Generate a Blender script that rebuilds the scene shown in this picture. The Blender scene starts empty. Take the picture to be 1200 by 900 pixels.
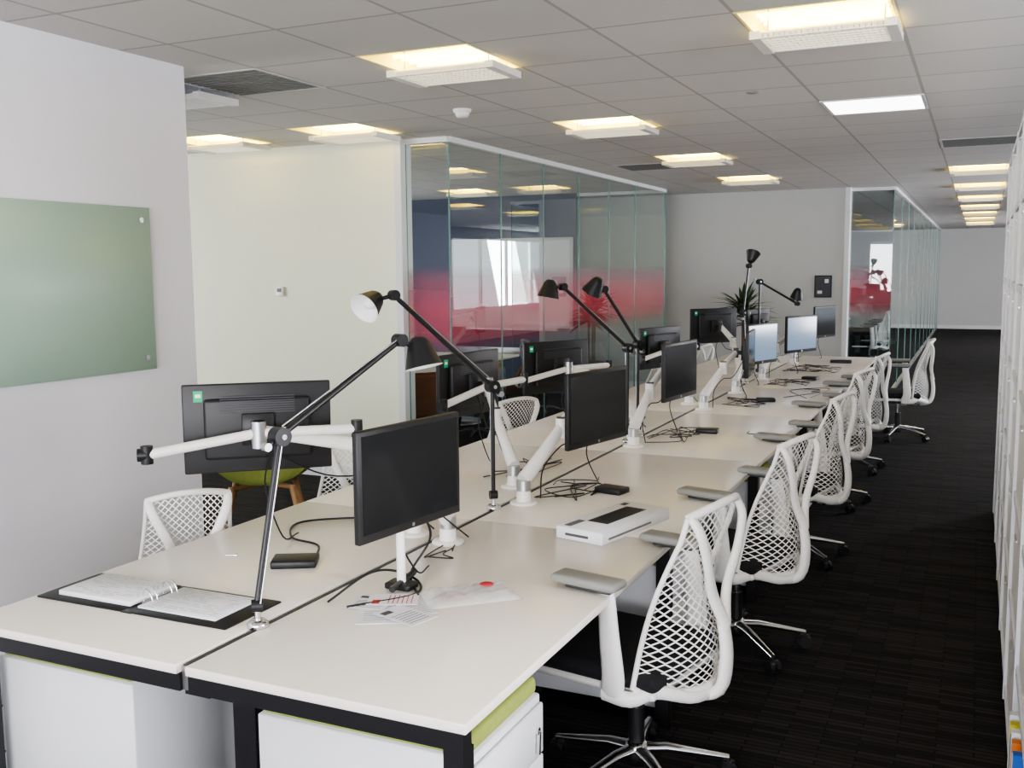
import bpy, bmesh, math, random
from mathutils import Vector, Matrix
random.seed(3)
S=bpy.context.scene
V=Vector
S.view_settings.look='AgX - Medium High Contrast'
# ------------------------------------------------------------ materials
def newmat(name):
    m=bpy.data.materials.new(name); m.use_nodes=True
    return m,m.node_tree.nodes,m.node_tree.links,m.node_tree.nodes['Principled BSDF']
def mat(name,col,rough=.5,metal=0,noise=.04,scale=8,emit=None,es=0,coat=0,spec=None):
    m,n,l,p=newmat(name)
    p.inputs['Roughness'].default_value=rough; p.inputs['Metallic'].default_value=metal
    if spec is not None: p.inputs['Specular IOR Level'].default_value=spec
    if coat: p.inputs['Coat Weight'].default_value=coat
    tc=n.new('ShaderNodeTexCoord'); nz=n.new('ShaderNodeTexNoise'); nz.inputs['Scale'].default_value=scale
    l.new(tc.outputs['Object'],nz.inputs['Vector'])
    mr=n.new('ShaderNodeMapRange'); mr.inputs[3].default_value=1-noise; mr.inputs[4].default_value=1+noise
    l.new(nz.outputs['Fac'],mr.inputs[0])
    mx=n.new('ShaderNodeVectorMath'); mx.operation='SCALE'; mx.inputs[0].default_value=col[:3]
    l.new(mr.outputs[0],mx.inputs['Scale']); l.new(mx.outputs[0],p.inputs['Base Color'])
    if emit:
        p.inputs['Emission Color'].default_value=(*emit,1); p.inputs['Emission Strength'].default_value=es
    return m
M_wall=mat('paint_white',(.77,.76,.80),.7,scale=1.5,noise=.02)
M_cream=mat('paint_cream',(.86,.87,.68),.7,scale=1.5,noise=.02)
M_grey=mat('paint_grey',(.57,.57,.55),.7,noise=.02)
M_navy=mat('paint_navy',(.035,.045,.10),.6)
M_trim=mat('trim_white',(.75,.75,.75),.4)
M_desk=mat('laminate_white',(.90,.845,.76),.27,noise=.012,scale=3)
M_black=mat('black_metal',(.010,.010,.012),.4)
M_blackp=mat('black_plastic',(.010,.010,.011),.45)
M_dgrey=mat('dark_grey_plastic',(.05,.05,.055),.5)
M_white=mat('white_plastic',(.88,.86,.82),.35,noise=.02)
M_steel=mat('white_steel',(.70,.71,.73),.45,noise=.02)
M_chrome=mat('chrome',(.75,.75,.76),.15,1,noise=.02)
M_alu=mat('aluminium',(.55,.56,.57),.35,1,noise=.03)
M_pad=mat('grey_pad',(.27,.27,.25),.6)
M_fabric=mat('black_fabric',(.012,.012,.014),.95,noise=.3,scale=60)
M_green=mat('green_fabric',(.28,.33,.07),.9,noise=.15,scale=60)
M_wood=mat('oak',(.42,.24,.10),.5,noise=.25,scale=14)
M_walnut=mat('walnut',(.20,.075,.03),.45,noise=.3,scale=10)
M_screen=mat('screen_glass',(.012,.013,.015),.12,noise=.01)
M_screensky=mat('screen_painted_sky',(.05,.06,.07),.12,noise=.01,emit=(.42,.60,.85),es=.50)  # bright window reflection on two far screens, put in as pale-blue emission
M_sticker=mat('green_sticker',(.01,.42,.18),.6)
M_paper=mat('paper',(.80,.80,.82),.8,noise=.02)
M_print=mat('print_grey',(.30,.31,.33),.8,noise=.02)
M_ink=mat('ink',(.08,.08,.09),.8)
M_red=mat('red_print',(.6,.03,.05),.6)
M_yel=mat('yellow_print',(.65,.6,.05),.6)
M_blue=mat('blue_print',(.02,.12,.5),.6)
M_orange=mat('orange_print',(.7,.2,.03),.6)
M_leaf=mat('leaf_green',(.02,.05,.015),.5,noise=.4,scale=20)
M_soil=mat('soil',(.03,.02,.015),.95)
M_vent=mat('vent_grey',(.18,.18,.175),.6)
M_shadein=mat('shade_inner',(.85,.85,.85),.4)
M_board=mat('green_glass_board',(.40,.56,.45),.30,noise=.01,spec=.3)
M_lamp=mat('tube_glow',(1,.9,.45),.5,emit=(1,.80,.24),es=14)
M_lampw=mat('tray_glow',(1,.95,.7),.5,emit=(1,.90,.50),es=1.6)
M_led=mat('led_panel',(1,1,1),.5,emit=(1,.93,.93),es=6)
M_recess=mat('recess_painted_glow',(.95,.86,.34),.4)  # yellow glow of the tubes painted into the housing; unlit housing is white steel

def ceiling_mat():
    m,n,l,p=newmat('ceiling_tiles')
    tc=n.new('ShaderNodeTexCoord'); mp=n.new('ShaderNodeMapping'); mp.inputs['Location'].default_value=(.34,-4.14,0)
    b=n.new('ShaderNodeTexBrick'); b.offset=0; b.squash=1
    b.inputs['Scale'].default_value=1; b.inputs['Brick Width'].default_value=.6; b.inputs['Row Height'].default_value=.6
    b.inputs['Mortar Size'].default_value=.009; b.inputs['Mortar Smooth'].default_value=.1
    b.inputs['Color1'].default_value=(.64,.615,.585,1); b.inputs['Color2'].default_value=(.60,.58,.555,1); b.inputs['Mortar'].default_value=(.41,.39,.37,1)
    nz=n.new('ShaderNodeTexNoise'); nz.inputs['Scale'].default_value=120
    l.new(tc.outputs['Object'],mp.inputs['Vector']); l.new(mp.outputs[0],b.inputs['Vector']); l.new(tc.outputs['Object'],nz.inputs['Vector'])
    bp=n.new('ShaderNodeBump'); bp.inputs['Strength'].default_value=.15; bp.inputs['Distance'].default_value=.003
    l.new(nz.outputs['Fac'],bp.inputs['Height']); l.new(bp.outputs[0],p.inputs['Normal'])
    l.new(b.outputs['Color'],p.inputs['Base Color']); p.inputs['Roughness'].default_value=.85
    return m
def carpet_mat():
    m,n,l,p=newmat('carpet')
    tc=n.new('ShaderNodeTexCoord')
    b=n.new('ShaderNodeTexBrick'); b.offset=.5; b.inputs['Scale'].default_value=1
    b.inputs['Brick Width'].default_value=.25; b.inputs['Row Height'].default_value=.028; b.inputs['Mortar Size'].default_value=.003
    b.inputs['Color1'].default_value=(.011,.010,.010,1); b.inputs['Color2'].default_value=(.032,.028,.027,1); b.inputs['Mortar'].default_value=(.006,.006,.006,1)
    nz=n.new('ShaderNodeTexNoise'); nz.inputs['Scale'].default_value=250
    l.new(tc.outputs['Object'],b.inputs['Vector']); l.new(tc.outputs['Object'],nz.inputs['Vector'])
    bp=n.new('ShaderNodeBump'); bp.inputs['Strength'].default_value=.5; bp.inputs['Distance'].default_value=.004
    l.new(nz.outputs['Fac'],bp.inputs['Height']); l.new(bp.outputs[0],p.inputs['Normal'])
    l.new(b.outputs['Color'],p.inputs['Base Color']); p.inputs['Roughness'].default_value=.95; p.inputs['Specular IOR Level'].default_value=.2
    return m
def glass_mat():
    m,n,l,p=newmat('partition_glass'); n.remove(p)
    out=[x for x in n if x.type=='OUTPUT_MATERIAL'][0]
    tr=n.new('ShaderNodeBsdfTransparent'); tr.inputs[0].default_value=(.86,.93,.92,1)
    gl=n.new('ShaderNodeBsdfGlossy'); gl.inputs['Roughness'].default_value=.01; gl.inputs[0].default_value=(.95,1,.98,1)
    geo=n.new('ShaderNodeNewGeometry')
    dt=n.new('ShaderNodeVectorMath'); dt.operation='DOT_PRODUCT'; l.new(geo.outputs['Normal'],dt.inputs[0]); l.new(geo.outputs['Incoming'],dt.inputs[1])
    def mth(op,a,bv=None):
        x=n.new('ShaderNodeMath'); x.operation=op
        l.new(a,x.inputs[0])
        if bv is not None: x.inputs[1].default_value=bv
        return x.outputs[0]
    ab=mth('ABSOLUTE',dt.outputs['Value']); om=n.new('ShaderNodeMath'); om.operation='SUBTRACT'; om.inputs[0].default_value=1; l.new(ab,om.inputs[1])
    f=mth('POWER',om.outputs[0],4.5); f=mth('MULTIPLY',f,1.6); f=mth('ADD',f,.10); f=mth('MINIMUM',f,.95)
    mx=n.new('ShaderNodeMixShader'); l.new(f,mx.inputs[0])
    sp=n.new('ShaderNodeSeparateXYZ'); l.new(geo.outputs['Position'],sp.inputs[0])
    rp=n.new('ShaderNodeValToRGB'); e=rp.color_ramp.elements
    mr=n.new('ShaderNodeMapRange'); mr.inputs[1].default_value=.9; mr.inputs[2].default_value=1.9
    l.new(sp.outputs[2],mr.inputs[0]); l.new(mr.outputs[0],rp.inputs[0])
    e[0].position=.14; e[0].color=(0,0,0,1); e[1].position=.84; e[1].color=(0,0,0,1)
    for ps,c in((.32,.55),(.62,.60),(.76,.42)):
        x=e.new(ps); x.color=(c,c,c,1)
    cr=n.new('ShaderNodeValToRGB'); c=cr.color_ramp.elements; l.new(mr.outputs[0],cr.inputs[0])
    c[0].position=.2; c[0].color=(.72,.05,.09,1); c[1].position=.82; c[1].color=(.34,.12,.20,1)
    x=c.new(.5); x.color=(.88,.09,.16,1)
    df=n.new('ShaderNodeBsdfDiffuse'); tl=n.new('ShaderNodeBsdfTranslucent'); l.new(cr.outputs[0],df.inputs[0]); l.new(cr.outputs[0],tl.inputs[0])
    dm=n.new('ShaderNodeMixShader'); dm.inputs[0].default_value=.5; l.new(df.outputs[0],dm.inputs[1]); l.new(tl.outputs[0],dm.inputs[2])
    bm_=n.new('ShaderNodeMixShader'); l.new(rp.outputs[0],bm_.inputs[0]); l.new(tr.outputs[0],bm_.inputs[1]); l.new(dm.outputs[0],bm_.inputs[2])
    l.new(bm_.outputs[0],mx.inputs[1]); l.new(gl.outputs[0],mx.inputs[2]); l.new(mx.outputs[0],out.inputs[0])
    return m
M_ceil=ceiling_mat(); M_carpet=carpet_mat(); M_glass=glass_mat()
M_gedge=mat('glass_edge',(.16,.30,.27),.2)
def bag_mat():
    m,n,l,p=newmat('plastic_bag_film')
    p.inputs['Base Color'].default_value=(.9,.9,.92,1); p.inputs['Roughness'].default_value=.15; p.inputs['Alpha'].default_value=.5
    return m
M_bag=bag_mat()
# ------------------------------------------------------------ mesh builder
def smooth(pts,k=6):
    P=[V(p) for p in pts]; P=[P[0]*2-P[1]]+P+[P[-1]*2-P[-2]]; o=[]
    for i in range(1,len(P)-2):
        a,b,c,d=P[i-1:i+3]
        for j in range(k):
            t=j/k
            o.append(.5*((2*b)+(c-a)*t+(2*a-5*b+4*c-d)*t*t+(3*b-a-3*c+d)*t**3))
    o.append(P[-2]); return o
class MB:
    def __init__(s): s.v=[];s.f=[];s.m=[];s.s=[];s.mats=[]
    def mi(s,m):
        if m not in s.mats: s.mats.append(m)
        return s.mats.index(m)
    def add(s,vs,fs,m,sm=False,X=None):
        b=len(s.v); k=s.mi(m)
        s.v+= [tuple(X@V(v)) if X else tuple(v) for v in vs]
        for f in fs: s.f.append([i+b for i in f]); s.m.append(k); s.s.append(sm)
    def box(s,x0,x1,y0,y1,z0,z1,m,X=None):
        vs=[(x,y,z) for x in(x0,x1) for y in(y0,y1) for z in(z0,z1)]
        s.add(vs,[(0,1,3,2),(4,6,7,5),(0,4,5,1),(2,3,7,6),(0,2,6,4),(1,5,7,3)],m,False,X)
    def rbox(s,x0,x1,y0,y1,z0,z1,m,r=.01,seg=3,X=None,fn=None):
        bm=bmesh.new(); bmesh.ops.create_cube(bm,size=1)
        for v in bm.verts: v.co=V(((x0+x1)/2+v.co.x*(x1-x0),(y0+y1)/2+v.co.y*(y1-y0),(z0+z1)/2+v.co.z*(z1-z0)))
        bmesh.ops.bevel(bm,geom=bm.edges[:]+bm.verts[:],offset=r,segments=seg,profile=.5,affect='EDGES')
        s.bm(bm,m,True,X,fn)
    def bm(s,bm,m,sm=False,X=None,fn=None):
        bm.verts.index_update()
        vs=[v.co.copy() for v in bm.verts]
        if fn: vs=[fn(v) for v in vs]
        s.add(vs,[[v.index for v in f.verts] for f in bm.faces],m,sm,X); bm.free()
    def tube(s,pts,r,m,n=8,fl=None,ref=None,X=None):
        P=[V(p) for p in pts]; N=len(P)
        R=r if isinstance(r,(list,tuple)) else [r]*N
        if len(R)!=N:
            q=R; R=[]
            for i in range(N):
                t=i/(N-1)*(len(q)-1); k=min(int(t),len(q)-2); R.append(q[k]+(q[k+1]-q[k])*(t-k))
        vs=[];prev=None
        for i in range(N):
            t=(P[min(i+1,N-1)]-P[max(i-1,0)]).normalized()
            if ref is not None: a=V(ref)
            elif prev is not None: a=prev
            else: a=V((0,0,1)) if abs(t.z)<.9 else V((1,0,0))
            a=(a-t*a.dot(t)); a=a.normalized() if a.length>1e-5 else t.orthogonal().normalized()
            prev=a; b=t.cross(a)
            fa,fb=fl if fl else(1,1)
            for k in range(n):
                th=2*math.pi*k/n
                vs.append(P[i]+a*math.cos(th)*R[i]*fa+b*math.sin(th)*R[i]*fb)
        fs=[(i*n+k,i*n+(k+1)%n,(i+1)*n+(k+1)%n,(i+1)*n+k) for i in range(N-1) for k in range(n)]
        s.add(vs,fs,m,True,X)
        s.add(vs[:n],[list(range(n))[::-1]],m,False,X); s.add(vs[-n:],[list(range(n))],m,False,X)
    def lathe(s,prof,m,n=24,X=None,sm=True):
        vs=[(r*math.cos(2*math.pi*k/n),r*math.sin(2*math.pi*k/n),z) for r,z in prof for k in range(n)]
        fs=[(i*n+k,i*n+(k+1)%n,(i+1)*n+(k+1)%n,(i+1)*n+k) for i in range(len(prof)-1) for k in range(n)]
        s.add(vs,fs,m,sm,X)
    def mesh(s,name,origin=(0,0,0)):
        o=V(origin); me=bpy.data.meshes.new(name)
        me.from_pydata([tuple(V(v)-o) for v in s.v],[],s.f)
        for m in s.mats: me.materials.append(m)
        me.polygons.foreach_set('material_index',s.m); me.polygons.foreach_set('use_smooth',s.s); me.update()
        return me
    def obj(s,name,origin=(0,0,0),loc=None,rot=0):
        return place(name,s.mesh(name,origin),loc if loc is not None else origin,rot)
def place(name,me,loc,rot=0,sc=1):
    o=bpy.data.objects.new(name,me); o.location=loc; o.rotation_euler=(0,0,rot); o.scale=(sc,sc,sc)
    S.collection.objects.link(o); return o
def AX(p,d):
    return Matrix.Translation(V(p))@V(d).normalized().to_track_quat('Z','Y').to_matrix().to_4x4()
def wbox(name,x0,x1,y0,y1,z0,z1,m):
    b=MB(); b.box(x0,x1,y0,y1,z0,z1,m); return b.obj(name,((x0+x1)/2,(y0+y1)/2,z0))
# ------------------------------------------------------------ camera
th=math.atan(549.2/1177.6); ph=math.atan(133.3/1170); ro=.0085
fh=V((-math.sin(th),math.cos(th),0)); R=V((math.cos(th),math.sin(th),0))
F=fh*math.cos(ph)-V((0,0,math.sin(ph))); U=fh*math.sin(ph)+V((0,0,math.cos(ph)))
cx=(R-U*ro).normalized(); cy=(U+R*ro).normalized()
cam=bpy.data.cameras.new('camera'); co=bpy.data.objects.new('camera',cam); S.collection.objects.link(co)
cam.sensor_width=36; cam.lens=36*1170/1200; cam.clip_start=.05; cam.clip_end=100
mw=Matrix((cx,cy,-F)).transposed().to_4x4(); mw.translation=V((0,0,1.70)); co.matrix_world=mw
S.camera=co
# ------------------------------------------------------------ room shell
H=2.72
wbox('floor',-9.2,3.8,-4.2,30.2,-.1,0,M_carpet)
wbox('wall_left',-3.75,-3.63,-4,3.95,0,H,M_wall)
wbox('wall_alcove',-9,-4.13,6.80,6.92,0,H,M_cream)
wbox('wall_back',-9,-1.56,13.65,13.80,0,H,M_grey)
wbox('wall_far',-9,3.6,30,30.15,0,H,M_grey)
wbox('wall_meeting_room',-9,-4.95,12.70,12.80,0,H,M_navy)
wbox('wall_navy_side',-4.1,-4.0,13.8,30,0,H,M_navy)
def winwall(name,axis,c,a0,a1,wins,inward,col):
    b=MB(); t=.12
    def bx(p0,p1,z0,z1,m=M_wall,d0=0,d1=t):
        lo,hi=sorted((c-inward*d0,c-inward*d1))
        if axis=='x': b.box(lo,hi,p0,p1,z0,z1,m)
        else: b.box(p0,p1,lo,hi,z0,z1,m)
    zs,zt=.75,2.5
    cur=a0
    for w0,w1,power in wins:
        if w0>cur: bx(cur,w0,0,H)
        bx(w0,w1,0,zs); bx(w0,w1,zt,H)
        k=max(1,round((w1-w0)/1.5))
        for i in range(k+1):
            q=w0+(w1-w0)*i/k; bx(q-.03,q+.03,zs,zt,M_trim,.02,.09)
        bx(w0,w1,zs,zs+.05,M_trim,.02,.09); bx(w0,w1,zt-.05,zt,M_trim,.02,.09)
        cur=w1
        L=bpy.data.lights.new('window_daylight','AREA'); L.shape='RECTANGLE'; L.size=(w1-w0); L.size_y=zt-zs
        L.energy=power*(w1-w0)*(zt-zs); L.color=col
        o=bpy.data.objects.new('window_daylight',L); S.collection.objects.link(o)
        pm=(w0+w1)/2; off=c-inward*.35
        o.location=(off,pm,(zs+zt)/2-.1) if axis=='x' else (pm,off,(zs+zt)/2-.1)
        o.rotation_euler=(V((inward,0,.2)) if axis=='x' else V((0,inward,.2))).to_track_quat('-Z','Z').to_euler()
    if cur<a1: bx(cur,a1,0,H)
    b.obj(name)
DAY=(.97,.96,1)
winwall('wall_east','x',3.6,-4,30,[(-2,7,100),(9,18,92),(20.5,28,85)],-1,DAY)
winwall('wall_south','y',-4,-3.6,3.6,[(-3,3,62)],1,DAY)
winwall('wall_west','x',-9,-4,30,[(1,6,78),(8,11,34)],1,DAY)  # both windows unseen; the first is added to light the cream wall
wbox('baseboard_left',-3.63,-3.615,-4,3.95,0,.1,M_trim)
wbox('baseboard_alcove',-9,-4.13,6.785,6.8,0,.1,M_trim)
wbox('baseboard_back',-9,-1.56,13.635,13.65,0,.1,M_trim)
wbox('baseboard_far',-1,3.6,29.985,30,0,.1,M_trim)
# lights and ceiling
lit=[(-.64,4.44),(-2.44,4.44),(-2.44,6.84),(-2.44,9.24),(-2.44,11.64),(-4.24,6.24),(-5.44,6.24)]+[(-.04,11.64+2.4*i) for i in range(7)]+[(-.64,2.04),(-2.44,2.04),(-2.44,-.36),(-6.04,9.24),(-6.04,11.64)]
unlit=[(-4.24,4.44)]; led=[(-.64,6.84)]
vents=[(-3.64,4.44),(-.04,9.24),(-3.04,9.84)]
skip={(round((x+.04)/.6),round((y-4.44)/.6)) for x,y in lit+unlit+led+vents}
b=MB()
for i in range(-15,7):
    for j in range(-14,44):
        if (i,j) in skip: continue
        x=-.04+.6*i; y=4.44+.6*j
        b.add([(x-.3,y-.3,H),(x+.3,y-.3,H),(x+.3,y+.3,H),(x-.3,y+.3,H)],[(0,3,2,1)],M_ceil)
b.obj('ceiling')
def fixture(on):
    b=MB(); w=.3
    mm=M_recess if on else M_steel
    b.box(-w,w,-w,w,.10,.12,mm)
    b.box(-w,-w+.012,-w,w,-.002,.10,mm); b.box(w-.012,w,-w,w,-.002,.10,mm)
    b.box(-w,w,-w,-w+.012,-.002,.10,mm); b.box(-w,w,w-.012,w,-.002,.10,mm)
    if on:
        for y in(-.02,.06,.14,.22): b.tube([(-.26,y,.045),(.26,y,.045)],.009,M_lamp,8)
    x0,x1,y0,y1=-.27,.29,-.04,.27; z0,z1=-.055,-.028
    b.box(x0,x1,y0,y0+.008,z0,z1,M_white); b.box(x0,x1,y1-.008,y1,z0,z1,M_white)
    b.box(x0-.015,x0+.03,y0-.01,y1+.01,z0-.003,z1+.003,M_white); b.box(x1-.03,x1+.015,y0-.01,y1+.01,z0-.003,z1+.003,M_white)
    for k in range(7):
        y=y0+.02+k*(y1-y0-.04)/6; b.box(x0,x1,y-.0025,y+.0025,z0,z1-.008,M_white)
    for k in range(22):
        x=x0+.04+k*(x1-x0-.08)/21; b.box(x-.0015,x+.0015,y0,y1,z0+.005,z1-.01,M_white)
    b.box(x0,x1,y0,y1,z1-.004,z1,M_lampw if on else M_vent)
    for x in(-.22,.25):
        for y in(.02,.22): b.tube([(x,y,z1),(x,y,.10)],.004,M_alu,6)
    return b.mesh('ceiling_light')
fon=fixture(True); foff=fixture(False)
for x,y in lit: place('ceiling_light',fon,(x,y,H))
for x,y in unlit: place('ceiling_light',foff,(x,y,H))
for x,y in led:
    b=MB(); b.box(-.28,.28,-.28,.28,-.001,.03,M_led)
    for a in((-.3,-.28,-.3,.3),(.28,.3,-.3,.3),(-.28,.28,-.3,-.28),(-.28,.28,.28,.3)): b.box(*a,-.006,.03,M_trim)
    b.obj('led_ceiling_panel',loc=(x,y,H))
for x,y in vents:
    b=MB(); b.box(-.3,.3,-.3,.3,.02,.03,M_vent)
    for k in range(12): yy=-.27+k*.049; b.box(-.28,.28,yy,yy+.03,-.002,.02,M_vent)
    for a in((-.3,-.28,-.3,.3),(.28,.3,-.3,.3),(-.28,.28,-.3,-.28),(-.28,.28,.28,.3)): b.box(*a,-.004,.02,M_grey)
    b.obj('ceiling_vent',loc=(x,y,H))
b=MB(); b.lathe([(0,-.05),(.035,-.048),(.045,-.03),(.045,-.02),(.055,-.018),(.06,0)],M_white,20); b.obj('smoke_detector',loc=(-3.03,5.78,H))
b=MB(); b.lathe([(0,-.012),(.03,-.010),(.04,0)],M_pad,20); b.obj('ceiling_sensor',loc=(-1.24,6.0,H))
# ------------------------------------------------------------ glass partitions
def partition(name,segs,z1=2.68):
    b=MB()
    for (xa,ya),(xb,yb),cuts in segs:
        A=V((xa,ya,0));B=V((xb,yb,0));d=(B-A).normalized(); L=(B-A).length
        X=Matrix.Translation(A)@Matrix.Rotation(math.atan2(d.y,d.x),4,'Z')
        b.box(0,L,-.02,.02,z1,2.72,M_trim,X); b.box(0,L,-.02,.02,0,.05,M_alu,X)
        cs=[0]+list(cuts)+[L]
        for c0,c1 in zip(cs[:-1],cs[1:]):
            b.add([(c0+.003,0,.05),(c1-.003,0,.05),(c1-.003,0,z1),(c0+.003,0,z1)],[(0,1,2,3)],M_glass,False,X)
            b.box(c1-.003,c1+.003,-.006,.006,.05,z1,M_gedge,X)
        b.box(-.003,.003,-.006,.006,.05,z1,M_gedge,X)
    return b.obj(name)
cy1=[.92*i for i in range(1,6)]
partition('glass_partition',[((-4.10,6.86),(-3.72,6.86),[]),((-3.72,6.86),(-3.72,12.7),cy1),((-4.95,12.75),(-3.72,12.75),[])])
wbox('trim_1',-4.16,-4.10,6.78,6.94,0,H,M_trim)
partition('glass_partition',[((-1.54,13.8),(-1.02,13.8),[]),((-1.02,13.8),(-1.02,29.9),[1.5*i for i in range(1,11)])])
wbox('trim_2',-1.60,-1.54,13.63,13.85,0,H,M_trim)
b=MB(); b.rbox(-6.85,-4.99,12.67,12.699,.9,2.14,M_trim,.005,1); b.box(-6.81,-5.03,12.665,12.671,.94,2.10,M_paper); b.box(-6.6,-5.2,12.62,12.67,.87,.90,M_alu); b.obj('wall_whiteboard',(-5.9,12.68,.9))
# ------------------------------------------------------------ shelving on the right
b=MB()
x0,x1=.15,.50; Y0,Y1=2.6,7.57; zt=2.39
nb=6; bw=(Y1-Y0)/nb
for i in range(nb+1):
    y=Y0+i*bw; b.box(x0,x1,max(Y0,y-.018),min(Y1,y+.018),0,zt,M_steel)
for z in [.03,.42,.81,1.20,1.59,1.98,2.36]:
    b.box(x0+.004,x1,Y0,Y1,z,z+.03,M_steel)
b.box(x1-.015,x1,Y0,Y1,0,zt,M_steel)
for i in range(nb):
    for j,z in enumerate([.06,.45,.84,1.23,1.62,2.01]):
        if (i,j) in((0,0),): continue
        y=Y0+i*bw
        b.box(x0+.012,x0+.03,y+.022,y+bw-.022,z+.004,z+.352 if j<5 else z+.33,M_white)
        b.tube([(x0+.004,y+bw/2-.05,z+.3),(x0+.004,y+bw/2+.05,z+.3)],.004,M_alu,6)
b.obj('storage_shelving',(.15,5,0))
b=MB()
for k,(m,h) in enumerate([(M_blue,.30),(M_paper,.27),(M_orange,.29),(M_paper,.3),(M_blue,.26),(M_yel,.28),(M_paper,.29)]):
    b.box(.138,.34,2.95+k*.05,2.95+k*.05+.03,.061,.061+h,m)
b.obj('magazine_row',(.2,3,.061))
# ------------------------------------------------------------ left wall glass board
b=MB(); b.rbox(-3.613,-3.603,1.6,3.65,1.24,2.01,M_board,.002,1)
for y in(1.66,3.59):
    for z in(1.30,1.95):
        b.tube([(-3.629,y,z),(-3.597,y,z)],.013,M_chrome,16)
b.obj('glass_whiteboard',(-3.61,2.6,1.24))
b=MB(); b.rbox(-5.34,-5.26,6.775,6.799,1.50,1.58,M_white,.006); b.box(-5.32,-5.28,6.77,6.776,1.535,1.565,M_vent); b.obj('thermostat',(-5.3,6.8,1.54))
b=MB(); b.box(-1.96,-1.74,13.63,13.649,1.31,1.60,M_black); b.box(-1.94,-1.76,13.626,13.63,1.33,1.58,M_ink); b.box(-1.92,-1.86,13.624,13.627,1.36,1.40,M_paper); b.box(-1.83,-1.78,13.624,13.627,1.5,1.55,M_paper); b.obj('framed_poster',(-1.85,13.64,1.31))
# ------------------------------------------------------------ desks
XR,XG1,XG0,XL=-.962,-1.748,-1.776,-2.565
def desk(side,k,last):
    y0=1.81+1.6*k; y1=y0+1.6; b=MB()
    if side>0: xo,xi,sg=XR,XG1,1
    else: xo,xi,sg=XL,XG0,-1
    a,c=sorted((xo,xi))
    b.rbox(a,c,y0+.002,y1-.002,.705,.73,M_desk,.003,2)
    ia,ic=sorted((xo-sg*.012,xi))
    b.box(ia,ic,y0+.012,y0+.052,.658,.705,M_black)
    if last: b.box(ia,ic,y1-.06,y1-.02,.658,.705,M_black)
    for yy in (y0+.012,)+((y1-.062,) if last else ()):
        l0,l1=sorted((xo-sg*.012,xo-sg*.062)); b.box(l0,l1,yy,yy+.05,0,.658,M_black)
    l0,l1=sorted((xo-sg*.08,xo-sg*.12)); b.box(l0,l1,y0+.052,y1-.0,.66,.705,M_black)
    b.obj('bench_desk',((a+c)/2,(y0+y1)/2,0))
for k in range(6):
    desk(1,k,k==5); desk(-1,k,k==5)
b=MB(); b.box(-1.774,-1.750,1.83,11.37,.66,.722,M_alu); b.box(-1.768,-1.756,1.83,11.37,.722,.727,M_dgrey)
b.box(-1.80,-1.72,1.865,11.33,.63,.655,M_black)
for k in range(7):
    y=2.04+1.52*k; b.box(-1.80,-1.725,y,y+.06,0,.65,M_black); b.box(-1.86,-1.665,y-.02,y+.08,0,.012,M_black)
b.obj('desk_rail',(-1.762,6.6,0))
def pedestal(x0,x1,y0,y1,side):
    b=MB(); b.rbox(x0,x1,y0,y1,.05,.60,M_steel,.004,1)
    b.rbox(x0+.005,x1-.005,y0+.005,y1-.005,.60,.648,M_green,.015,3)
    xf=x1 if side>0 else x0
    for z0,z1 in((.07,.30),(.305,.44),(.445,.58)):
        l,h=sorted((xf,xf+side*.012)); b.rbox(l,h,y0+.006,y1-.006,z0,z1,M_steel,.003,1)
    b.tube([(xf+side*.01,y1-.05,.52),(xf+side*.02,y1-.05,.52)],.01,M_chrome,10)
    b.tube([(xf+side*.022,y1-.05,.52),(xf+side*.022,y1-.055,.46)],.004,M_chrome,6)
    for x in(x0+.05,x1-.05):
        for y in(y0+.05,y1-.05): b.tube([(x,y-.012,.026),(x,y+.012,.026)],.025,M_blackp,12); b.tube([(x,y,.03),(x,y,.055)],.008,M_blackp,6)
    b.obj('drawer_pedestal',((x0+x1)/2,(y0+y1)/2,0))
for k,y in enumerate((1.90,3.50,5.10,6.67,9.30,9.88)):
    pedestal(-1.60,-1.0,y,y+.38 if k>2 else y+.40,1); pedestal(-2.54,-2.02,1.9+1.6*k,2.32+1.6*k,-1)
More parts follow.
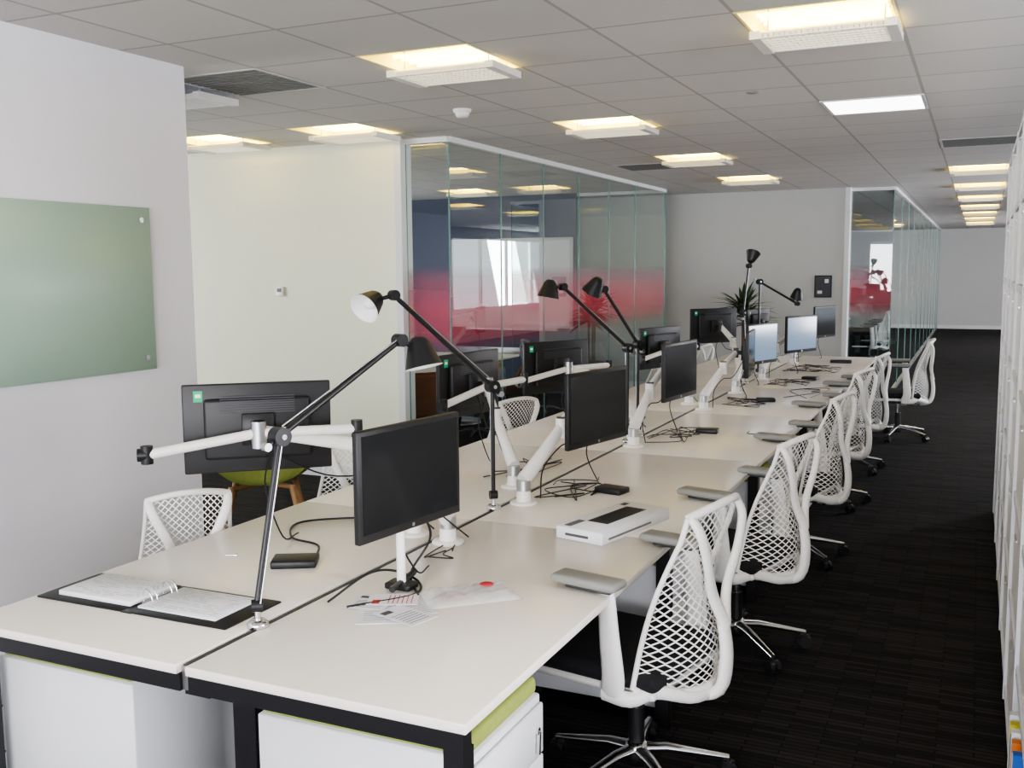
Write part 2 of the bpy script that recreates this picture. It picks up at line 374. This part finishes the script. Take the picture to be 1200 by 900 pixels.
# ------------------------------------------------------------ chair
def chair_mesh(arms=True):
    b=MB()
    b.lathe([(0,.06),(.03,.06),(.04,.08),(.04,.12),(.03,.14),(0,.14)],M_chrome,20)
    for k in range(5):
        a=2*math.pi*k/5+.35; c,s=math.cos(a),math.sin(a)
        b.tube([(0,0,.115),(.1*c,.1*s,.112),(.31*c,.31*s,.072)],[.026,.022,.013],M_chrome,10,fl=(.7,1))
        px,py=.31*c,.31*s
        b.tube([(px,py,.045),(px,py,.078)],.008,M_blackp,8)
        for q in(-1,1):
            o=V((-s,c,0))*q
            b.tube([V((px,py,.029))+o*.005,V((px,py,.029))+o*.024],.028,M_blackp,16)
        b.rbox(px-.02,px+.02,py-.02,py+.02,.03,.06,M_blackp,.01,2)
    b.tube([(0,0,.13),(0,0,.26)],.027,M_blackp,16); b.tube([(0,0,.26),(0,0,.37)],.017,M_chrome,16)
    b.rbox(-.1,.1,-.17,.13,.36,.405,M_dgrey,.015)
    b.tube([(.1,.05,.38),(.24,.05,.385)],.006,M_blackp,8)
    def dish(v):
        return V((v.x,v.y,v.z+.10*v.x*v.x-(.5*(v.y-.16)**2 if v.y>.16 else 0)))
    b.rbox(-.24,.24,-.19,.25,.395,.425,M_white,.014,3,fn=dish)
    b.rbox(-.25,.25,-.20,.26,.42,.475,M_fabric,.027,4,fn=dish)
    def Sf(u,v):
        w=.255-.085*v-.02*math.sin(math.pi*v)
        return V((u*w,
            -.235-.075*v+.03*math.sin(math.pi*min(1,v*1.15))+.11*u*u*(1-.55*v)-.045*(1-u*u)*math.sin(math.pi*min(1,v*1.6+.2))*(v<.5),
            .40+.565*v+.03*(1-u*u)*v+.035*u*u*(1-v)))
    nu,nv=24,40
    bm=bmesh.new(); vd={}
    def gv(i,j):
        if (i,j) not in vd: vd[(i,j)]=bm.verts.new(Sf(i/nu*2-1,(j/nv)**1.08))
        return vd[(i,j)]
    for i in range(0,nu+1):
        for j in range(0,nv+1):
            if (i+j)%2==1:
                ps=[]
                for di,dj in((-1,0),(0,-1),(1,0),(0,1)):
                    a,c=i+di,j+dj
                    if 0<=a<=nu and 0<=c<=nv: ps.append(gv(a,c))
                if len(ps)>=3: bm.faces.new(ps)
    bmesh.ops.wireframe(bm,faces=bm.faces[:],thickness=.0074,use_replace=True,use_boundary=True,use_even_offset=False)
    b.bm(bm,M_white,False)
    for v,r in((0,.012),(1,.014)): b.tube([Sf(-1+2*i/16,v) for i in range(17)],r,M_white,8)
    for u in(-1,1): b.tube([Sf(u,i/14) for i in range(15)],.009,M_white,8)
    def off(u,v,o): p=Sf(u,v); return (p.x,p.y-o,p.z)
    b.tube(smooth([(0,-.08,.375),(0,-.20,.36),off(0,-.02,.035),off(0,.18,.04),off(0,.40,.04)],4),[.026,.026,.024,.02],M_white,10,fl=(.8,1.4),ref=(0,1,0))
    for q in(-1,1):
        b.tube(smooth([off(0,.34,.045),off(q*.28,.52,.05),off(q*.62,.72,.05),off(q*.88,.90,.035),off(q*.96,1.0,.004)],4),[.020,.018,.016,.016,.014],M_white,10,fl=(.8,1.3),ref=(0,1,0))
        b.tube(smooth([(q*.262,-.03,.41),(q*.262,-.12,.405),off(q*.8,0,.005),off(q*.4,-.03,.012),off(0,-.04,.015)],4),[.026,.022,.019,.018],M_white,10,fl=(1.1,.8),ref=(0,0,1))
        if arms:
            b.tube(smooth([(q*.15,-.04,.395),(q*.25,-.05,.40),(q*.285,-.075,.47),(q*.292,-.065,.60),(q*.285,-.05,.742)],4),[.028,.032,.028,.022],M_white,10,fl=(.6,1.3),ref=(1,0,0))
            b.rbox(q*.283-.045,q*.283+.045,-.10,.13,.745,.773,M_pad,.0135,3)
            b.rbox(q*.283-.033,q*.283+.033,-.08,.08,.736,.747,M_dgrey,.004,1)
        else:
            b.tube(smooth([(q*.15,-.04,.395),(q*.25,-.04,.40),(q*.262,-.03,.41)],3),.024,M_white,10)
    return b.mesh('mesh_office_chair')
cm=chair_mesh(); cn=chair_mesh(False)
for x,y,a in((-.975,3.05,79),(-.93,4.36,76),(-.94,5.92,80),(-.96,7.40,76),(-.96,8.75,82),(-.68,10.55,94)):
    place('mesh_office_chair',cm,(x,y,0),math.radians(a))
for x,y,a in((-2.86,2.98,52),(-2.88,4.16,50),(-2.86,5.9,60),(-2.88,7.7,85),(-2.88,8.9,90),(-2.88,10.7,80)):
    place('mesh_office_chair',cn,(x,y,0),math.radians(a),.89)
# ------------------------------------------------------------ monitors
def monitor_mesh(w,h,sticker,scr):
    b=MB(); hw,hh=w/2,h/2
    b.rbox(-.022,0,-hw,hw,-hh,hh,M_blackp,.005,2)
    b.rbox(-.05,-.02,-hw*.72,hw*.72,-hh*.68,hh*.68,M_blackp,.012,3)
    b.box(-.0,.0012,-hw+.016,hw-.016,-hh+.026,hh-.016,scr)
    b.tube([(0,0,-hh+.013),(.0012,0,-hh+.013)],.006,M_alu,14)
    b.box(-.062,-.05,-.05,.05,-.05,.05,M_dgrey)
    for k in range(8): b.box(-.0515,-.0495,-hw*.5,hw*.5,hh*.35+k*.008,hh*.35+k*.008+.003,M_dgrey)
    if sticker: b.box(-.0232,-.0215,hw-.068,hw-.038,hh-.060,hh-.022,M_sticker); b.box(-.0236,-.0230,hw-.062,hw-.044,hh-.045,hh-.033,M_paper)
    return b.mesh('computer_monitor')
mmR=monitor_mesh(.48,.325,False,M_screen); mmO=monitor_mesh(.48,.325,False,M_screensky); mmL=monitor_mesh(.50,.31,True,M_screen)
Rm=[(-1.51,2.53,1.095,-8),(-1.48,4.07,1.105,-12),(-1.52,5.55,1.125,-7),(-1.47,7.27,1.09,6),(-1.55,8.09,1.10,-18),(-1.41,9.15,1.115,-24),(-1.43,10.8,1.14,-18)]
Lm=[(-2.27,2.76,1.165,130),(-2.26,4.32,1.15,172),(-2.31,5.57,1.12,152),(-2.19,7.34,1.108,160),(-2.16,8.92,1.19,140),(-2.1,10.6,1.12,165)]
def back(m,d=.064):
    x,y,z,a=m; a=math.radians(a); return V((x-math.cos(a)*d,y-math.sin(a)*d,z))
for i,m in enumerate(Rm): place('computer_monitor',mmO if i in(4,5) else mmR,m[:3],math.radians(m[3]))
for m in Lm: place('computer_monitor',mmL,m[:3],math.radians(m[3]))
T=.7305
def arm(m,base,el,bar=False):
    b=MB(); P=V(base); q=back(m); a=math.radians(m[3]); n=V((math.cos(a),math.sin(a),0)); t=V((-n.y,n.x,0))
    b.lathe([(0,.012),(.052,.012),(.058,.006),(.058,0),(0,0)],M_white,24,X=Matrix.Translation(P))
    b.lathe([(.032,.012),(.03,.05),(.024,.07),(0,.07)],M_white,20,X=Matrix.Translation(P))
    s0=P+V((0,0,.065)); E=V(el)
    b.tube([s0-V((0,0,.01)),s0+V((0,0,.035))],.03,M_alu,18)
    s1=s0+V((0,0,.03))
    b.tube([s1,s1*.5+E*.5,E],[.034,.028,.024],M_white,14,fl=(1.15,.8),ref=(0,0,1))
    b.tube([E-V((0,0,.045)),E+V((0,0,.04))],.027,M_white,18); b.tube([E+V((0,0,.04)),E+V((0,0,.046))],.022,M_dgrey,18)
    k=q-n*.05
    b.tube([E+V((0,0,.015)),k],[.022,.018],M_white,14,fl=(1.2,.8),ref=(0,0,1))
    b.tube([k-V((0,0,.035)),k+V((0,0,.035))],.019,M_dgrey,16)
    b.tube([k,q],.015,M_blackp,12)
    X=Matrix.Translation(q)@Matrix.Rotation(a,4,'Z'); b.rbox(-.008,.0,-.055,.055,-.055,.055,M_blackp,.003,1,X=X)
    if bar:
        c=k-n*.012+V((0,0,-.005))
        for sgn,L,dz in((-1,.33,.0),(1,.36,-.055)):
            e=c+t*sgn*L+V((0,0,dz)); b.tube([c,e],.017,M_white,12)
            b.tube([e-V((0,0,.03)),e+V((0,0,.03))],.02,M_blackp,14)
            if sgn>0: b.tube([e,e+t*sgn*.03],.022,M_blackp,12)
        b.tube([c+V((0,0,-.05)),c+V((0,0,.04))],.026,M_alu,16)
    b.tube(smooth([q+V((0,0,-.06)),(q+E)/2+V((0,0,-.12)),E+V((0,0,-.08)),(E+s1)/2+V((.01,-.02,-.06)),P+V((.05,.06,.012))],6),.003,M_blackp,6)
    b.tube(smooth([q+V((.02,.03,-.09)),q+V((-.02,.05,-.22)),V((q.x+.01,q.y+.10,T+.03)),V((q.x-.03,q.y+.24,T+.006))],6),.003,M_blackp,6)
    b.obj('monitor_arm',P)
Ra=[((-1.69,3.07,T),(-1.70,2.80,1.12)),((-1.69,3.73,T),(-1.62,3.98,1.02)),((-1.69,5.2,T),(-1.66,5.4,1.02)),((-1.69,6.75,T),(-1.62,7.02,1.0)),((-1.69,7.75,T),(-1.68,7.95,1.0)),((-1.69,8.8,T),(-1.60,8.98,1.0)),((-1.69,10.4,T),(-1.62,10.6,1.0))]
La=[((-1.86,3.12,T),(-1.90,3.02,1.05)),((-1.86,4.0,T),(-2.02,4.15,1.02)),((-1.86,5.75,T),(-2.02,5.7,1.02)),((-1.86,7.0,T),(-2.0,7.2,1.0)),((-1.86,8.7,T),(-1.96,8.85,1.05)),((-1.86,10.3,T),(-1.95,10.45,1.0))]
for m,(p,e) in zip(Rm,Ra): arm(m,p,e)
for i,(m,(p,e)) in enumerate(zip(Lm,La)): arm(m,p,e,bar=i in(0,1,2,3))
# ------------------------------------------------------------ desk lamps
def lamp(base,el,hj,d,off):
    b=MB(); P=V(base);E=V(el);J=V(hj); d=V(d).normalized()
    b.lathe([(0,.02),(.022,.02),(.03,.012),(.03,0),(0,0)],M_chrome,20,X=Matrix.Translation(P))
    b.tube([P+V((0,0,.02)),P+V((0,0,.07))],.009,M_chrome,12)
    b.tube([P+V((-.012,-.01,.06)),P+V((.012,.01,.06))],.018,M_blackp,14)
    s=P+V((0,0,.07))
    ax=(J-E).cross(V((0,0,1))).normalized()
    b.tube([s,E],.0085,M_black,10)
    b.tube([s+ax*.018,E+ax*.018],.0022,M_alu,6)
    b.tube([E-ax*.022,E+ax*.022],.026,M_black,18); b.tube([E-ax*.026,E+ax*.026],.008,M_chrome,10)
    ex=(E-J).normalized()*.05
    b.tube([E+ex,J],.0095,M_black,10)
    b.tube([E+ax*.014+V((0,0,.03)),J+ax*.01+V((0,0,.012))],.0022,M_alu,6)
    b.tube([E+ex+ax*.012,E+ex-ax*.012],.012,M_alu,10)
    b.tube([J-ax*.018,J+ax*.018],.020,M_black,16)
    C=J+V(off)
    b.tube([J,C],.008,M_black,8)
    X=AX(C-d*.03,d)@Matrix.Scale(.84,4)
    b.lathe([(0,-.012),(.022,-.010),(.032,0),(.042,.015),(.070,.10),(.072,.103)],M_black,32,X=X)
    b.lathe([(0,.004),(.028,.006),(.039,.018),(.067,.099),(.072,.103)],M_shadein,32,X=X)
    b.lathe([(.014,.004),(.014,.03),(.024,.045),(.028,.06),(.018,.08),(0,.086)],M_white,18,X=X)
    b.obj('desk_lamp',P)
xg=-1.762
lamp((xg,2.11,T),(xg+.01,2.22,1.245),(-1.60,2.62,1.49),(.25,-.05,-.95),(.045,.045,-.03))
lamp((xg,3.59,T),(xg,3.59,1.235),(-2.0,3.24,1.61),(-.12,-.84,-.45),(-.055,-.06,-.02))
lamp((xg,5.31,T),(xg,5.31,1.264),(-2.0,4.94,1.61),(-.15,-.1,-1),(-.06,-.04,.0))
lamp((xg,5.50,T),(xg,5.50,1.27),(-1.90,5.30,1.59),(-.45,.1,-.75),(-.03,-.04,.03))
lamp((xg,8.44,T),(xg-.02,8.42,1.33),(-1.75,8.46,1.72),(.15,.5,.8),(.02,0,.06))
lamp((xg,8.99,T),(xg,8.99,1.58),(-1.47,9.22,1.38),(-.2,.3,-.9),(.0,0,.10))
# ------------------------------------------------------------ small items on desks
def cables(cx_,cy_,n,sx,sy,seed):
    rnd=random.Random(seed); b=MB()
    for i in range(n):
        p=[(cx_+rnd.uniform(-sx,sx),cy_+rnd.uniform(-sy,sy),T+.005+.004*(i%3)) for _ in range(rnd.randint(4,5))]
        b.tube(smooth(p,7),.0026,M_blackp,6)
    b.obj('power_cables',(cx_,cy_,T))
cables(-1.58,4.0,5,.12,.22,1); cables(-1.58,5.6,5,.13,.3,2); cables(-1.5,7.2,5,.18,.25,3); cables(-1.4,8.6,5,.2,.3,4); cables(-1.4,9.9,7,.25,.35,5)
cables(-1.98,4.4,4,.12,.3,6); cables(-1.62,3.0,2,.08,.15,8); cables(-1.15,5.9,1,.12,.3,12); cables(-1.2,7.9,2,.15,.35,13); cables(-1.98,5.9,3,.12,.3,16)
b=MB()
b.tube(smooth([(-1.70,2.35,T+.004),(-1.66,2.5,T+.05),(-1.64,2.62,T+.03),(-1.55,2.62,T+.006),(-1.5,2.5,T+.006),(-1.62,2.33,T+.006)],7),.004,M_blackp,6)
b.tube(smooth([(-1.98,2.68,T+.02),(-2.1,2.85,T+.004),(-2.25,2.9,T+.004),(-2.35,3.1,T+.004),(-2.1,3.3,T+.004)],7),.004,M_blackp,6)
b.tube(smooth([(-1.53,2.6,.98),(-1.55,2.7,.86),(-1.60,2.66,T+.02),(-1.52,2.55,T+.006),(-1.48,2.5,T+.006)],7),.004,M_blackp,6)
b.obj('power_cables',(-1.7,2.6,T))
b=MB(); b.tube([(-1.575,2.56,T),(-1.575,2.56,.95)],.014,M_white,14); b.rbox(-1.62,-1.53,2.53,2.59,T,T+.02,M_blackp,.006); b.tube([(-1.56,2.48,T+.02),(-1.59,2.66,T+.02)],.01,M_blackp,8)
b.obj('support_post',(-1.575,2.56,T))
def dock(x,y,a,s=1):
    b=MB(); b.rbox(-.065*s,.065*s,-.045*s,.045*s,0,.026,M_blackp,.006,2); b.box(-.03,.03,.0455*s,.046*s,.008,.016,M_alu); b.obj('docking_station',loc=(x,y,T),rot=a)
dock(-2.03,2.63,.5,1.15); dock(-1.42,4.07,-.2); dock(-1.43,5.81,.1); dock(-1.25,10.66,.1,1.6); dock(-1.38,7.35,.3); dock(-1.3,8.95,-.2)
# ring binder
b=MB()
b.rbox(-.36,-.02,-.125,.125,0,.006,M_blackp,.003,1); b.rbox(.02,.36,-.125,.125,0,.006,M_blackp,.003,1); b.box(-.02,.02,-.125,.125,0,.004,M_blackp)
b.rbox(-.30,-.014,-.095,.095,.007,.022,M_paper,.002,1); b.rbox(.014,.30,-.095,.095,.007,.014,M_paper,.002,1)
rnd=random.Random(2)
for sx in(-1,1):
    for k in range(14):
        y=-.085+k*.0125; zz=.0221 if sx<0 else .0141; xx=.045
        while xx<.26:
            ln=rnd.uniform(.02,.06)
            if rnd.random()<.6:
                a,c=sorted((sx*xx,sx*min(.28,xx+ln))); b.box(a,c,y,y+.0016,zz,zz+.0004,M_print)
            xx+=ln+.012
for y in(-.05,-.03,.03,.05):
    b.tube([(.028*math.cos(t),y,.014+.036*math.sin(t)) for t in [i*math.pi/8 for i in range(9)]],.0026,M_chrome,6)
b.box(-.008,.008,-.07,.07,.004,.016,M_chrome)
b.obj('ring_binder',loc=(-2.185,2.17,T),rot=.01)
# keyboard box
b=MB(); b.rbox(-.10,.10,-.24,.24,0,.045,M_paper,.002,1)
b.rbox(-.045,.045,-.12,.16,.0452,.0462,M_dgrey,.0004,1)
for k in range(12):
    for j in range(4): b.box(-.038+j*.02,-.022+j*.02,-.11+k*.022,-.092+k*.022,.0462,.0468,M_blackp)
b.box(-.08,-.05,-.22,-.12,.0452,.0456,M_vent); b.box(-.085,-.06,.17,.21,.0452,.0456,M_ink); b.box(.1001,.1006,-.2,.1,.012,.02,M_vent); b.box(-.06,.04,-.2406,-.2401,.015,.025,M_ink)
b.obj('keyboard_box',loc=(-1.21,3.50,T),rot=math.radians(-13))
# papers
b=MB()
for i,(x,y,a,w,h,m) in enumerate([(0,0,.5,.15,.21,M_print),(.06,.05,.9,.10,.15,M_print),(-.07,.04,.2,.12,.12,M_print),(.08,-.02,1.3,.10,.16,M_ink),(-.02,.08,2.0,.10,.15,M_red)]):
    X=Matrix.Translation((x,y,i*.0016))@Matrix.Rotation(a,4,'Z'); b.box(-w/2,w/2,-h/2,h/2,0,.0012,M_paper,X)
    b.box(-w*.4,-w*.05,h*.25,h*.40,.0012,.0015,M_ink if m!=M_red else M_red,X)
    for k in range(6): b.box(-w*.38,w*.36,-h*.38+k*h*.09,-h*.38+k*h*.09+.003,.0012,.0015,m,X)
b.obj('loose_papers',loc=(-1.51,2.36,T))
b=MB(); nx,ny=22,14; vs=[];fs=[]
rnd=random.Random(5)
for i in range(nx+1):
    for j in range(ny+1):
        e=min(i,nx-i,j,ny-j); vs.append((-.14+.28*i/nx,-.085+.17*j/ny,.004+min(e,3)*.004+rnd.uniform(0,.008)*(e>0)))
fs=[(i*(ny+1)+j,(i+1)*(ny+1)+j,(i+1)*(ny+1)+j+1,i*(ny+1)+j+1) for i in range(nx) for j in range(ny)]
b.add(vs,fs,M_bag,True); b.box(-.12,.06,-.065,.065,.001,.003,M_paper); b.box(-.12,.03,-.07,-.045,.003,.0045,M_yel)
b.lathe([(0,.0275),(.022,.0275),(.022,.0265)],M_red,18,X=Matrix.Translation((.06,.02,0)))
for k in range(6): b.box(-.09,.0,-.03+k*.014,-.025+k*.014,.003,.0034,M_red)
b.obj('plastic_bag',loc=(-1.345,2.57,T),rot=.75)
b=MB(); b.tube([(-.012,0,.004),(.018,0,.004)],.003,M_chrome,8); b.tube([(.018,0,.004),(.028,0,.004)],.007,M_chrome,10); b.obj('key',loc=(-2.30,2.62,T),rot=.4)
# ------------------------------------------------------------ lounge chairs, table, plant
def shell_chair(fab,leg):
    b=MB(); nu,nv=16,20
    def P(u,v,o):
        a=v
        if a<.5: y=.24-.44*(a/.5); z=.43-.03*math.sin(math.pi*a/.5)
        else: t=(a-.5)/.5; y=-.20-.10*t; z=.43+.36*t
        w=.29-.03*abs(v-.5)
        z+=.16*abs(u)**3*(1-abs(2*v-.9))**1 if v<.95 else 0
        return V((u*w*(1-.12*abs(u)**4*(v>.8)),y-(0 if a<.5 else -.09*u*u),z+o))
    vs=[P(i/nu*2-1,j/nv,0) for i in range(nu+1) for j in range(nv+1)]+[P(i/nu*2-1,j/nv,.045) for i in range(nu+1) for j in range(nv+1)]
    n1=(nu+1)*(nv+1); g=lambda i,j,k:k*n1+i*(nv+1)+j; fs=[]
    for i in range(nu):
        for j in range(nv):
            fs.append((g(i,j,0),g(i,j+1,0),g(i+1,j+1,0),g(i+1,j,0))); fs.append((g(i,j,1),g(i+1,j,1),g(i+1,j+1,1),g(i,j+1,1)))
    for i in range(nu): fs+=[(g(i,0,0),g(i+1,0,0),g(i+1,0,1),g(i,0,1)),(g(i,nv,0),g(i,nv,1),g(i+1,nv,1),g(i+1,nv,0))]
    for j in range(nv): fs+=[(g(0,j,0),g(0,j,1),g(0,j+1,1),g(0,j+1,0)),(g(nu,j,0),g(nu,j+1,0),g(nu,j+1,1),g(nu,j,1))]
    b.add(vs,fs,fab,True)
    for x in(-1,1):
        for y in(-1,1): b.tube([(x*.16,y*.14,.41),(x*.25,y*.24,0)],[.018,.011],leg,10)
    b.tube([(-.17,-.14,.40),(.17,.14,.40)],.014,leg,8); b.tube([(-.17,.14,.40),(.17,-.14,.40)],.014,leg,8)
    return b.mesh('lounge_chair')
gc=shell_chair(M_green,M_wood); wc=shell_chair(M_walnut,M_black)
place('lounge_chair',gc,(-3.88,4.75,0),math.radians(35),1.08)
for x,y,a in((-4.35,8.4,100),(-4.5,7.6,60),(-4.4,9.5,95),(-6.3,8.5,-90),(-6.3,9.6,-90)): place('wooden_meeting_chair',wc,(x,y,0),math.radians(a))
b=MB(); b.rbox(-5.9,-4.75,7.9,10.4,.71,.74,M_desk,.01)
for y in(8.4,9.9): b.tube([(-5.3,y,.02),(-5.3,y,.71)],.04,M_alu,14); b.lathe([(0,.02),(.3,.015),(.3,0)],M_alu,24,X=Matrix.Translation((-5.3,y,0)))
b.obj('meeting_table',(-5.3,9.1,0))
b=MB(); b.rbox(-3.5,-2.2,17.0,20.0,.71,.74,M_desk,.01)
for y in(17.5,19.5): b.tube([(-2.85,y,0),(-2.85,y,.71)],.05,M_alu,14)
b.obj('meeting_table',(-2.85,18.5,0))
for x,y,a in((-1.6,17.4,90),(-1.6,18.8,90),(-2.3,15.6,0)): place('mesh_office_chair',cm,(x,y,0),math.radians(a))
b=MB(); b.lathe([(0,0),(.15,0),(.19,.45),(.175,.45),(.17,.40),(0,.40)],M_dgrey,28); b.lathe([(0,.41),(.17,.41)],M_soil,20)
rnd=random.Random(9)
for s in range(3):
    ang=s*2.1; top=V((.05*math.cos(ang),.05*math.sin(ang),1.0+.1*s)); b.tube([(.04*math.cos(ang),.04*math.sin(ang),.4),top],.015,M_walnut,8)
    for k in range(34):
        a=rnd.uniform(0,6.28); el=rnd.uniform(-.1,1.3); L=rnd.uniform(.32,.52); d=V((math.cos(a)*math.cos(el),math.sin(a)*math.cos(el),math.sin(el)))
        pts=[top+d*L*t-V((0,0,.25*L*t*t)) for t in(0,.25,.5,.75,1)]
        b.tube(pts,[.010,.030,.028,.018,.001],M_leaf,6,fl=(.12,1),ref=(0,0,1))
b.obj('potted_plant',loc=(-2.68,12.8,0))
# ------------------------------------------------------------ world
w=bpy.data.worlds.new('world'); S.world=w; w.use_nodes=True
bg=w.node_tree.nodes['Background']; bg.inputs[0].default_value=(.80,.88,1,1); bg.inputs[1].default_value=2.0
